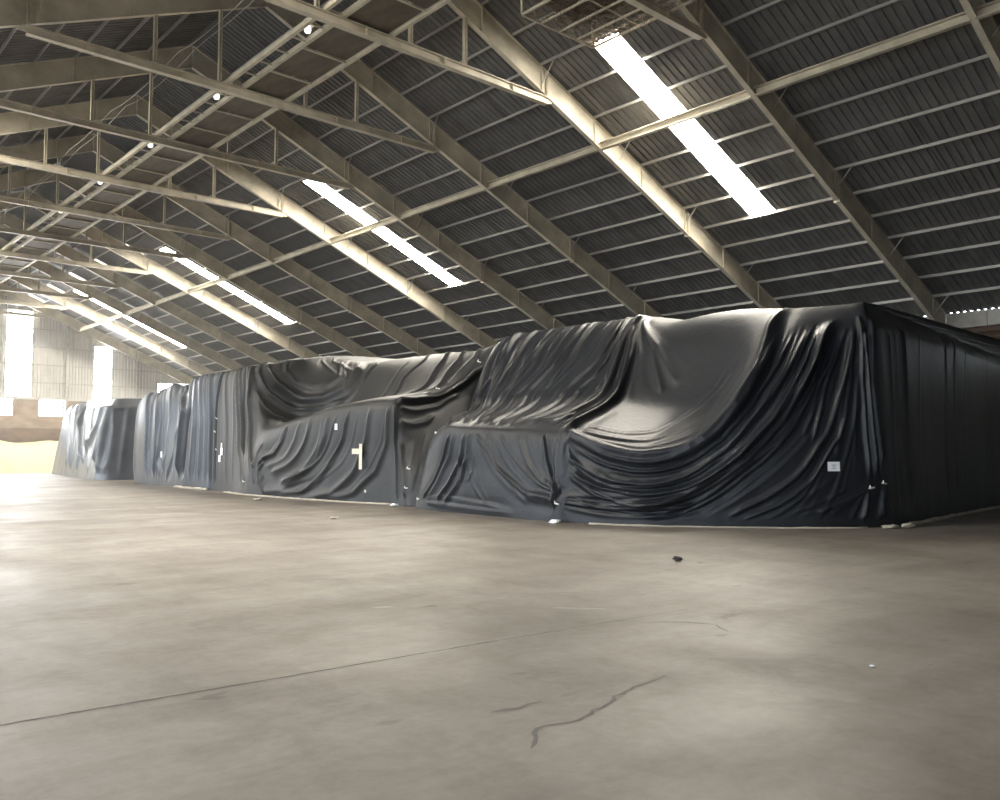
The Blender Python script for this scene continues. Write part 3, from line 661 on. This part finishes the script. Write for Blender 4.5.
# folds: (height, width at start, width at end, count, guide a, guide b), guides in surface parameters (s, t)
# FOLDS BEGIN
FOLDS = {
 'big': [
  (0.09, 0.06, 0.07, 4, [(0.18,4.12),(0.18,3.79),(0.12,3.48),(2.07,2.36),(2.05,2.07)], [(1.5,4.12),(1.5,3.88),(1.77,3.48),(1.59,3.21),(2.32,2.18)]),
  (-0.2, 0.08, 0.1, 1, [(1.09,4.12),(1.09,3.88),(1.41,3.45),(1.23,3.15),(2.2,2.18)], [(1.09,4.12),(1.09,3.88),(1.41,3.45)]),
  (0.035, 0.035, 0.04, 18, [(2.05,4.12),(2.05,3.85),(1.95,3.48),(1.73,3.18),(2.39,2.25)], [(5.67,4.12),(5.67,3.85),(5.33,3.27),(4.8,2.75),(3.72,2.14)]),
  (0.03, 0.035, 0.05, 12, [(7.0,1.65),(8.28,1.6),(9.13,1.65),(9.78,1.55),(10.21,1.8),(10.41,2.39),(10.45,3.48)], [(7.61,0.27),(8.56,0.27),(9.57,0.64),(10.28,0.91),(10.66,1.25),(10.93,1.7),(11.35,3.24)]),
  (0.03, 0.035, 0.05, 8, [(9.78,0.09),(10.48,0.36),(10.97,0.73),(11.4,1.3),(11.55,2.07),(11.7,3.21)], [(11.25,0.09),(11.5,0.41),(11.65,0.91),(11.75,1.55),(11.8,2.29),(11.9,3.21)]),
  (0.03, 0.035, 0.045, 8, [(2.32,1.8),(2.46,1.25),(2.59,0.64),(2.8,0.18)], [(4.6,1.8),(4.6,1.35),(4.8,0.91),(5.0,0.5)]),
  (0.03, 0.035, 0.05, 7, [(6.15,1.65),(6.77,1.35),(7.44,1.0),(8.22,0.73)], [(6.15,0.64),(6.85,0.5),(7.61,0.36),(8.39,0.27)]),
  (0.11, 0.08, 0.1, 5, [(1.73,4.12),(1.73,3.88),(1.82,3.52),(1.45,3.21),(2.27,2.07)], [(5.0,4.12),(5.0,3.88),(4.6,3.3),(3.97,2.75),(3.62,2.14)]),
  (0.06, 0.045, 0.055, 14, [(2.15,4.12),(2.15,3.88),(2.1,3.48),(1.77,3.12),(2.37,2.11)], [(4.8,4.12),(4.8,3.79),(3.97,3.21),(3.77,2.68),(3.44,2.11)]),
  (0.2, 0.1, 0.14, 1, [(5.33,4.12),(5.33,3.94),(5.67,3.39),(5.67,2.71),(5.17,2.07)], [(5.33,4.12),(5.33,3.94),(5.67,3.39)]),
  (0.14, 0.09, 0.14, 1, [(5.0,4.12),(5.0,3.85),(4.6,3.3),(3.97,2.75),(3.82,2.11)], [(5.0,4.12),(5.0,3.85),(4.6,3.3)]),
  (0.06, 0.05, 0.14, 6, [(5.5,4.12),(5.5,3.94),(6.08,3.55),(6.08,3.18),(6.08,2.82)], [(5.83,4.12),(5.83,3.94),(7.06,3.7),(7.72,3.55),(8.33,3.39)]),
  (0.24, 0.16, 0.16, 1, [(5.5,1.95),(7.0,1.95),(8.22,2.0),(8.78,2.0),(9.52,1.9),(10.0,2.04),(10.17,2.57),(10.17,3.15),(10.03,3.67),(10.03,4.12)], [(5.5,1.95),(7.0,1.95)]),
  (0.16, 0.08, 0.15, 5, [(5.83,1.85),(7.17,1.7),(8.33,1.7),(9.0,1.8),(9.65,1.7),(10.14,1.95),(10.31,2.61),(10.34,3.45)], [(5.83,1.15),(7.33,0.82),(8.28,0.64),(9.3,0.91),(10.03,1.15),(10.48,1.45),(10.79,1.9),(11.25,3.36)]),
  (0.06, 0.05, 0.07, 7, [(6.23,1.85),(7.17,1.7),(8.33,1.65),(9.0,1.7),(9.65,1.65),(10.14,1.85),(10.34,2.43),(10.38,3.3)], [(6.38,0.77),(7.39,0.55),(8.28,0.41),(9.48,0.68),(10.17,1.0),(10.59,1.3),(10.86,1.75),(11.3,3.03)]),
  (0.16, 0.12, 0.15, 1, [(7.61,0.45),(8.39,0.59),(9.13,0.91),(9.91,1.15),(10.41,1.45),(10.69,1.75),(10.97,2.21),(11.3,3.45)], [(7.61,0.45),(8.39,0.59)]),
  (0.14, 0.09, 0.12, 1, [(8.0,0.23),(8.5,0.36),(9.35,0.64),(10.07,0.95),(10.48,1.15),(10.83,1.55),(11.2,2.04),(11.4,2.93)], [(8.0,0.23),(8.5,0.36)]),
  (0.07, 0.06, 0.09, 5, [(9.0,0.36),(9.87,0.64),(10.48,1.0),(10.9,1.4),(11.3,2.07),(11.5,3.12)], [(10.0,0.14),(10.55,0.36),(11.0,0.64),(11.4,1.15),(11.55,1.85),(11.65,2.96)]),
  (0.03, 0.05, 0.06, 6, [(6.15,2.04),(7.17,2.14),(8.11,2.18),(8.94,2.18),(9.61,2.07),(9.96,2.36)], [(6.23,2.36),(7.22,2.5),(7.94,2.71),(8.56,2.96),(9.13,3.21),(9.48,3.48)]),
  (0.09, 0.04, 0.09, 6, [(5.5,0.5),(7.11,0.68),(8.0,0.73),(8.78,0.86)], [(5.5,0.36),(7.17,0.23),(8.22,0.18),(9.39,0.23)]),
  (0.07, 0.04, 0.09, 4, [(5.5,1.9),(6.62,1.6),(7.22,1.4),(7.94,1.15)], [(5.67,1.65),(6.15,1.3),(6.46,0.95),(6.69,0.77)]),
  (0.1, 0.06, 0.1, 7, [(2.61,1.85),(2.95,1.1),(3.41,0.45),(4.4,0.32)], [(3.62,1.9),(3.72,1.35),(3.87,0.91),(4.8,0.55)]),
  (0.045, 0.04, 0.06, 6, [(2.68,1.85),(3.13,1.1),(3.51,0.59),(4.4,0.41)], [(3.49,1.85),(3.62,1.35),(3.79,0.91),(4.6,0.55)]),
  (0.09, 0.07, 0.09, 4, [(2.22,1.8),(2.12,1.3),(1.82,0.73),(1.36,0.27)], [(2.56,1.85),(2.56,1.25),(2.41,0.64),(2.15,0.18)]),
  (0.05, 0.04, 0.05, 4, [(2.41,1.35),(2.39,1.0),(2.37,0.68)], [(2.66,1.35),(2.66,1.0),(2.61,0.68)]),
  (0.06, 0.05, 0.09, 4, [(1.55,0.32),(2.1,0.41),(2.51,0.36),(3.15,0.27)], [(1.55,0.18),(2.15,0.14),(2.66,0.09),(3.41,0.05)]),
  (0.1, 0.05, 0.06, 2, [(11.75,3.48),(11.8,1.85),(11.9,1.05),(12.09,0.45)], [(12.27,3.42),(12.18,1.85),(12.55,1.05),(12.64,0.5)]),
  (0.16, 0.05, 0.06, 1, [(11.85,2.96),(11.95,1.7),(12.18,1.05),(12.36,0.5)], [(11.85,2.96),(11.95,1.7)]),
  (0.1, 0.03, 0.1, 5, [(12.0,0.45),(11.65,0.36),(11.4,0.27),(11.0,0.18)], [(12.0,0.41),(11.95,0.32),(11.95,0.18),(11.95,0.09)]),
  (0.08, 0.03, 0.09, 3, [(12.64,0.45),(12.45,0.32),(12.36,0.18),(12.27,0.09)], [(12.64,0.45),(12.82,0.32),(13.0,0.18),(13.16,0.09)]),
  (0.05, 0.06, 0.08, 6, [(10.76,1.1),(11.0,1.55),(11.25,2.29),(11.4,3.12)], [(11.6,0.64),(11.6,1.3),(11.65,2.07),(11.75,3.12)]),
  (0.04, 0.05, 0.06, 4, [(10.41,0.32),(10.79,0.45),(11.25,0.64)], [(10.79,0.18),(11.25,0.27),(11.65,0.41)]),
  (0.05, 0.08, 0.1, 8, [(13.44,2.96),(13.36,1.6),(13.28,0.64),(13.36,0.14)], [(16.01,4.12),(16.01,3.58),(15.77,1.85),(15.71,0.91),(15.68,0.14)]),
 ],
 'middle': [
  (0.13, 0.08, 0.15, 6, [(4.74,1.89),(4.65,1.54),(4.38,1.29),(3.79,1.18)], [(6.73,1.82),(6.66,1.32),(6.39,0.77),(5.95,0.32),(5.16,0.0)]),
  (0.13, 0.08, 0.15, 4, [(6.22,1.86),(6.12,1.32),(5.68,0.73),(5.03,0.23),(4.15,0.14)], [(7.65,1.89),(7.55,1.21),(7.3,0.64),(6.76,0.23),(5.97,0.0)]),
  (0.05, 0.05, 0.08, 7, [(4.94,1.86),(4.79,1.46),(4.47,1.18),(3.75,0.95)], [(7.55,1.71),(7.42,1.21),(7.15,0.68),(6.56,0.27),(5.63,0.0)]),
  (0.08, 0.07, 0.11, 4, [(3.93,1.5),(3.54,1.25),(3.39,0.77),(3.64,0.32)], [(4.06,0.77),(3.82,0.5),(4.0,0.27),(4.56,0.0)]),
  (0.1, 0.07, 0.07, 1, [(8.06,1.93),(8.17,1.25),(8.5,0.73),(8.67,0.09)], [(8.06,1.93),(8.17,1.25)]),
  (0.14, 0.08, 0.09, 4, [(1.16,4.12),(1.16,3.76),(1.32,2.41),(1.52,1.21),(2.35,0.18)], [(2.06,4.12),(2.06,3.82),(1.96,2.69),(2.41,1.57),(3.39,0.77)]),
  (-0.14, 0.08, 0.09, 1, [(1.68,4.12),(1.68,3.67),(1.64,2.41),(1.92,1.21),(2.76,0.14)], [(1.68,4.12),(1.68,3.67),(1.64,2.41)]),
  (0.05, 0.1, 0.12, 3, [(0.11,4.12),(0.11,3.64),(0.31,2.48),(0.42,1.25),(0.5,0.09)], [(0.97,4.12),(0.97,3.7),(1.08,2.45),(1.16,1.21),(1.28,0.14)]),
  (-0.22, 0.1, 0.1, 1, [(0.11,4.12),(0.11,3.55),(0.08,2.48),(0.17,1.25),(0.19,0.09)], [(0.11,4.12),(0.11,3.55),(0.08,2.48)]),
  (0.28, 0.18, 0.18, 1, [(2.94,4.12),(2.94,3.82),(3.43,3.48),(3.82,3.42),(4.29,3.36),(4.94,3.3),(5.53,3.39),(6.02,3.73),(6.02,4.12)], [(2.94,4.12),(2.94,3.82),(3.43,3.48)]),
  (0.18, 0.12, 0.12, 1, [(2.59,4.12),(2.59,3.67),(3.29,3.18),(3.64,3.18),(4.26,3.24),(4.94,3.18),(5.53,3.27)], [(2.59,4.12),(2.59,3.67),(3.29,3.18)]),
  (0.12, 0.1, 0.12, 1, [(3.68,4.12),(3.68,3.76),(4.09,3.58),(4.59,3.48),(5.16,3.48),(5.53,3.61),(5.53,4.12)], [(3.68,4.12),(3.68,3.76),(4.09,3.58),(4.09,4.12)]),
  (0.06, 0.06, 0.09, 2, [(4.85,4.12),(4.85,3.88),(5.21,3.73),(5.45,3.64),(5.61,3.58),(5.61,4.12)], [(5.26,4.12),(5.26,3.88),(5.5,3.85),(5.74,3.76),(5.89,3.73),(5.89,4.12)]),
  (0.06, 0.05, 0.07, 1, [(2.65,3.06),(3.25,2.79),(3.57,2.76),(3.93,2.93)], [(2.65,3.06),(3.25,2.79)]),
  (0.12, 0.08, 0.12, 6, [(6.46,4.12),(6.46,3.85),(6.12,3.55),(5.66,3.27),(5.42,3.21)], [(10.08,4.12),(10.08,3.61),(9.33,3.27),(8.94,2.76),(8.78,2.28)]),
  (0.22, 0.12, 0.12, 1, [(8.06,2.03),(8.83,2.07),(9.67,2.17),(10.25,2.59),(10.75,3.15)], [(8.06,2.03),(8.83,2.07)]),
  (0.1, 0.09, 0.1, 2, [(8.33,1.86),(9.28,1.82),(9.94,1.86),(10.42,2.24)], [(8.44,1.61),(9.33,1.61),(9.78,1.64),(9.94,1.75)]),
  (0.08, 0.06, 0.09, 4, [(8.44,1.29),(8.78,1.0),(9.33,0.64),(9.5,0.18)], [(9.94,1.54),(10.12,1.29),(10.21,0.95),(9.94,0.32)]),
 ],
 'slate': [
  (0.2, 0.13, 0.2, 5, [(1.32,3.46),(1.32,2.21),(1.27,1.16),(1.3,0.2)], [(3.35,4.12),(3.35,3.69),(3.73,2.11),(3.96,0.96),(4.14,0.16)]),
  (0.12, 0.08, 0.12, 5, [(1.6,4.12),(1.6,3.69),(1.88,2.21),(2.0,1.16),(2.1,0.2)], [(3.58,4.12),(3.58,3.77),(3.96,2.11),(3.77,0.96),(3.23,0.12)]),
  (0.3, 0.2, 0.22, 1, [(3.69,4.12),(3.69,3.92),(5.24,2.42),(5.15,1.44),(5.09,0.24)], [(3.69,4.12),(3.69,3.92),(5.24,2.42)]),
  (-0.3, 0.12, 0.16, 1, [(5.33,4.12),(5.33,3.54),(5.61,2.42),(5.52,1.4),(5.39,0.24)], [(5.33,4.12),(5.33,3.54),(5.61,2.42)]),
  (0.18, 0.12, 0.18, 4, [(5.52,4.12),(5.52,3.69),(5.88,2.0),(5.76,1.0),(5.58,0.2)], [(6.72,4.12),(6.72,3.77),(7.09,1.96),(7.18,1.0),(7.27,0.12)]),
  (0.07, 0.06, 0.08, 5, [(5.85,4.12),(5.85,3.62),(6.14,2.0),(6.1,1.0),(5.97,0.2)], [(6.66,4.12),(6.66,3.69),(6.93,1.96),(7.0,1.0),(7.0,0.12)]),
 ],
 'pale': [
  (0.22, 0.2, 0.28, 4, [(2.21,4.12),(2.21,3.58),(2.47,2.14),(2.62,1.16),(2.71,0.28)], [(3.63,3.33),(3.9,2.0),(4.18,0.96),(4.33,0.2)]),
  (0.35, 0.22, 0.28, 1, [(2.75,4.12),(2.75,3.75),(3.34,2.05),(3.59,1.16),(4.01,0.64)], [(2.75,4.12),(2.75,3.75),(3.34,2.05)]),
  (0.3, 0.2, 0.3, 3, [(4.47,3.25),(4.49,2.19),(4.35,1.52),(3.98,1.08)], [(5.0,3.25),(5.08,1.92),(5.08,0.96),(5.08,0.32)]),
  (0.2, 0.2, 0.3, 4, [(5.38,3.17),(5.77,1.92),(5.77,0.96),(5.62,0.16)], [(6.64,3.33),(6.57,1.92),(6.5,0.96),(6.54,0.16)]),
 ],
}
# FOLDS END

def apply_folds(name, P, s, t, V):
    ns, nt = V.shape[:2]
    gs = np.gradient(V, axis=0); gt = np.gradient(V, axis=1)
    N = np.cross(gs, gt); N /= np.maximum(np.linalg.norm(N, axis=2, keepdims=True), 1e-9)
    # outward: towards -X / -Y / up
    flip = np.sign((N * np.array([-0.6, -0.6, 0.5])).sum(2).mean()) or 1
    N *= flip
    D = np.zeros((ns, nt))
    flat = V.reshape(-1, 3)
    rng = np.random.default_rng(len(name) * 13 + 5)
    # soft random drape: streaks that run down the cloth
    S, T = np.meshgrid(s, t, indexing='ij')
    arc = np.concatenate([[0], np.cumsum(np.linalg.norm(np.diff(V[:, nt // 3], axis=0), axis=1))])[:, None] * np.ones((1, nt))
    for k in range(7):
        f = rng.uniform(1.2, 6.0); ph = rng.uniform(0, 6.28); sl = rng.uniform(-0.5, 0.5); q = rng.uniform(0.3, 1.3)
        env = 0.5 + 0.5 * np.sin(arc * rng.uniform(0.3, 1.1) + T * q + rng.uniform(0, 6.28))
        D += 0.006 * env * np.sin(arc * f + T * sl * 2.2 + ph + 0.8 * np.sin(T * q + arc * 0.4)) / (0.6 + f / 4)
    for (h, w0, w1, K, ga, gb) in FOLDS.get(name, []):
        ga = np.array(ga, float); gb = np.array(gb, float)
        def rs(g, n=22):
            L = np.concatenate([[0], np.cumsum(np.linalg.norm(np.diff(g, axis=0), axis=1))]); L /= max(L[-1], 1e-9)
            q = np.linspace(0, 1, n); return np.stack([np.interp(q, L, g[:, i]) for i in range(2)], 1)
        A, B = rs(ga), rs(gb)
        for k in range(K):
            f = (k + (rng.uniform(-0.45, 0.45) if K > 2 else 0)) / max(1, K - 1) if K > 1 else 0.0
            g = A * (1 - f) + B * f
            if K > 2: g = g + np.sin(np.linspace(0, rng.uniform(2, 5), len(g)))[:, None] * np.array([rng.uniform(-0.02, 0.02), rng.uniform(-0.03, 0.03)])
            g[:, 0] = np.clip(g[:, 0], 0, len(P) - 1); g[:, 1] = np.clip(g[:, 1], 0, 5)
            Q = loft_eval(P, g[:, 0], g[:, 1])
            hh = h * (rng.choice([0.35, 0.6, 0.9, 1.5]) if K > 2 else 1); ws = rng.uniform(0.6, 1.4) if K > 2 else 1
            wmax = max(w0, w1) * ws; mg = wmax * 4.5
            lo, hi = Q.min(0) - mg, Q.max(0) + mg
            idx = np.where(((flat > lo) & (flat < hi)).all(1))[0]
            if not len(idx): continue
            X = flat[idx]; best = np.full(len(idx), 1e9); tau = np.zeros(len(idx))
            for j in range(len(Q) - 1):
                a, b = Q[j], Q[j + 1]; ab = b - a; l2 = max(ab @ ab, 1e-9)
                u = np.clip(((X - a) @ ab) / l2, 0, 1)
                d = np.linalg.norm(X - a - u[:, None] * ab, axis=1)
                m = d < best; best[m] = d[m]; tau[m] = (j + u[m]) / (len(Q) - 1)
            w = (w0 + (w1 - w0) * tau) * ws
            x = best / w
            fade = np.clip(tau / 0.08, 0, 1) * np.clip((1 - tau) / 0.12, 0, 1); fade = fade * fade * (3 - 2 * fade)
            amp = hh * fade * (0.35 + 0.65 * w / wmax)
            D.reshape(-1)[idx] += amp * (1.35 * np.exp(-np.abs(x) ** 1.5) - 0.55 * np.exp(-(x / 2.1) ** 2))
    fall = np.clip(V[:, :, 2] / 0.25, 0.25, 1)
    topf = np.clip((5.0 - T), 0.3, 1)
    V = V + N * (D * fall * topf)[:, :, None]
    V[:, :, 2] = np.maximum(V[:, :, 2], 0.004)
    V[:, 0, 2] = 0.004
    return V, N

SURF = {}
def tarpaulin(key, material, label):
    P, s, t = loft_grid(SHEETS[key], RES[key])
    V = loft_surface(P, s, t)
    V, N = apply_folds(key, P, s, t, V)
    ns, nt = V.shape[:2]
    idx = np.arange(ns * nt).reshape(ns, nt)
    q = np.stack([idx[:-1, :-1], idx[1:, :-1], idx[1:, 1:], idx[:-1, 1:]], -1).reshape(-1, 4)
    me = bpy.data.meshes.new('tarpaulin')
    me.vertices.add(ns * nt); me.vertices.foreach_set('co', V.reshape(-1).astype(np.float32))
    me.loops.add(len(q) * 4); me.loops.foreach_set('vertex_index', q.reshape(-1).astype(np.int32))
    me.polygons.add(len(q)); me.polygons.foreach_set('loop_start', np.arange(0, len(q) * 4, 4, dtype=np.int32))
    me.polygons.foreach_set('loop_total', np.full(len(q), 4, dtype=np.int32))
    me.update(calc_edges=True)
    me.polygons.foreach_set('use_smooth', [True] * len(q))
    me.materials.append(M[material])
    root = link('tarpaulin', me)
    tag(root, label, 'tarpaulin', 'tarpaulins covering the stacks')
    SURF[key] = (P, s, t, V, N, root)
    return root
def on_surface(key, p, off=0.02):
    P, s, t, V, N, root = SURF[key]
    d = ((V - np.array(p)) ** 2).sum(2); i, j = np.unravel_index(d.argmin(), d.shape)
    i = min(max(i, 1), V.shape[0] - 2); j = min(max(j, 1), V.shape[1] - 2)
    n = N[i, j]
    return Vector(V[i, j] + n * off), Vector(n)
def patch(key, name, p, w, h, m, shape=None, off=0.015, label=None):
    """a small flat sheet stuck on the cloth, following it"""
    root = SURF[key][5]
    c, n = on_surface(key, p, off)
    z = Vector((0, 0, 1)); r = z.cross(n).normalized()
    u = n.cross(r).normalized()
    mb = MB()
    for (a0, a1, b0, b1) in (shape or [(-0.5, 0.5, -0.5, 0.5)]):
        pts = []
        for b in (0, 1):
            for (x, y) in ((a0, b0), (a1, b0), (a1, b1), (a0, b1)):
                pts.append(c + r * (x * w) + u * (y * h) + n * (0.006 * b))
        mb.hexa(pts)
    o = mb.obj(name, m, root)
    if label: o['label'] = label
    return o, c, n, r, u

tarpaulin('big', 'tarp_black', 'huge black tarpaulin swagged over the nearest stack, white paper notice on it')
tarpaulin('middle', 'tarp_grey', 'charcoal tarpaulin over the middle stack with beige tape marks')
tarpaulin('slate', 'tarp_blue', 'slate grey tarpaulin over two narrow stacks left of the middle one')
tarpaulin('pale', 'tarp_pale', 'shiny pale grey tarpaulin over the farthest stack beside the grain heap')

# ------------------------------------------------------------------ notices, tape, clips on the tarpaulins
o, c, n, r, u = patch('big', 'paper_notice', (17.48, 8.96, 1.3), 0.27, 0.2, 'paper', off=0.06, label='white paper notice')
mb = MB()
for k in range(3):
    cc = c + n * 0.0085 + u * (0.03 - 0.035 * k); w = (0.05, 0.03, 0.04)[k]
    mb.hexa([cc + r * a * w + u * b * 0.007 + n * d for d in (0, 0.001) for a, b in ((-1, -1), (1, -1), (1, 1), (-1, 1))])
mb.obj('print', 'ink', o)
patch('middle', 'tape_cross', (14.82, 23.15, 1.5), 1.0, 1.0, 'tape', [(0.0, 0.14, -0.4, 0.4), (-0.34, 0.0, 0.08, 0.25)], off=0.07, label='beige tape strips in a cross')
patch('middle', 'tape_scrap', (14.65, 24.39, 2.44), 0.14, 0.2, 'paper', label='small white tape scrap')
patch('middle', 'tape_scrap', (14.85, 22.96, 0.39), 0.08, 0.08, 'tape', label='tiny pale tape scrap')
patch('middle', 'tape_patch', (15.04, 34.1, 1.5), 1.0, 1.0, 'paper', [(-0.05, 0.2, 0.0, 0.3), (0.0, 0.12, 0.25, 0.5), (-0.25, -0.02, -0.28, 0.0)], label='ragged white patch')
patch('slate', 'paper_notice', (15.51, 42.0, 1.5), 0.24, 0.3, 'paper', label='small white paper notice')
def clip(key, p, ang=0.0):
    root = SURF[key][5]; c, n = on_surface(key, p, 0.03)
    z = Vector((0, 0, 1)); r = z.cross(n).normalized(); uu = n.cross(r)
    d = r * math.cos(ang) + uu * math.sin(ang); e = n.cross(d)
    mb = MB(); mb.bar(c - d * 0.07, c + d * 0.07, 0.03, 0.03); mb.bar(c - d * 0.05 + n * 0.02, c - d * 0.05 + n * 0.02 + e * 0.06, 0.02, 0.02)
    mb.obj('clip', 'clip', root)
for p in ((15.07, 34.7, 3.01), (15.07, 34.72, 2.44), (15.07, 34.7, 1.71), (14.61, 31.03, 0.49), (15.13, 21.0, 0.5), (15.13, 21.0, 1.1), (18.2, 21.38, 4.56), (16.7, 21.7, 3.6)): clip('middle', p, random.uniform(-0.3, 0.3))
for p in ((18.19, 8.48, 0.84), (18.53, 8.37, 0.93), (14.22, 13.89, 0.43), (14.7, 19.93, 0.26), (14.6, 18.98, 2.13), (18.36, 20.44, 5.0)): clip('big', p, random.uniform(-0.3, 0.3))

# pale sand tubes holding the hems down
def sand_tube(pts, r, label):
    P = []
    for a, b in zip(pts[:-1], pts[1:]):
        a, b = Vector((*a, 0)), Vector((*b, 0)); k = max(2, int((b - a).length / 0.25)); P += [a + (b - a) * i / k for i in range(k)]
    P.append(Vector((*pts[-1], 0)))
    R = [r * random.uniform(0.75, 1.1) for _ in P]
    P = [Vector((p.x + random.uniform(-0.02, 0.02), p.y + random.uniform(-0.02, 0.02), q * 0.95)) for p, q in zip(P, R)]
    tag(MB().tube(P, R, 6).obj('sand_tube', 'sand', None, True), label, 'sand tube', 'sand tubes along the hems')
sand_tube([(18.9, 8.12), (20.3, 8.22), (24.0, 8.64), (28.4, 9.08), (33.5, 9.6)], 0.045, 'pale sand tube along the dark right side of the big tarpaulin')
sand_tube([(14.3, 13.05), (14.72, 11.98), (15.36, 11.05), (15.97, 10.24), (17.0, 9.08), (17.9, 8.42)], 0.022, 'thin sand tube along the swagged front of the big tarpaulin')
sand_tube([(14.92, 21.7), (14.66, 23.4), (14.46, 25.4), (14.4, 27.6), (14.38, 29.4), (14.42, 30.9), (14.72, 33.0)], 0.035, 'pale sand tube along the front of the middle tarpaulin')
sand_tube([(15.04, 35.4), (15.05, 37.4), (15.1, 39.2)], 0.06, 'pale sand tube along the foot of the slate tarpaulin')

# ------------------------------------------------------------------ scraps on the floor
def lump(name, p, r, m, flat=0.5, seed=0):
    rd = random.Random(seed); bm = bmesh.new(); bmesh.ops.create_icosphere(bm, subdivisions=2, radius=1)
    for v in bm.verts:
        k = rd.uniform(0.6, 1.15); v.co = Vector((v.co.x * r[0] * k, v.co.y * r[1] * k, max(-0.9, v.co.z) * r[2] * k))
    zmin = min(v.co.z for v in bm.verts)
    for v in bm.verts: v.co.z -= zmin
    me = bpy.data.meshes.new(name); bm.to_mesh(me); bm.free(); me.materials.append(M[m])
    return link(name, me, None, (p[0], p[1], 0.003))
tag(lump('dirt_clump', (10.48, 7.81), (0.07, 0.1, 0.035), 'dark', seed=1), 'dark clump lying on the open floor before the black tarpaulin', 'debris')
tag(lump('paper_scrap', (6.42, 3.02), (0.03, 0.022, 0.006), 'paper', seed=2), 'crumpled white paper scrap on the right of the open floor', 'debris')
tag(lump('paper_scrap', (10.9, 18.2), (0.12, 0.1, 0.03), 'tape', seed=3), 'pale scrap lying before the low black block', 'debris')
tag(lump('paper_scrap', (13.2, 27.0), (0.16, 0.14, 0.04), 'tape', seed=4), 'pale scrap lying before the middle tarpaulin', 'debris')
tag(lump('plastic_rag', (18.22, 8.1), (0.34, 0.14, 0.045), 'tape', seed=5), 'crumpled pale plastic rag at the near corner of the black tarpaulin', 'rag')
tag(lump('plastic_rag', (18.72, 7.95), (0.26, 0.12, 0.05), 'tape', seed=6), 'pale rag with raised end, right of the crumpled rag at the corner', 'rag')
tag(lump('plastic_rag', (13.95, 13.75), (0.14, 0.2, 0.05), 'paper', seed=7), 'flat white rag at the foot of the low block corner', 'rag')
tag(lump('plastic_rag', (14.72, 21.2), (0.12, 0.16, 0.05), 'paper', seed=8), 'small white rag at the right foot of the middle tarpaulin', 'rag')
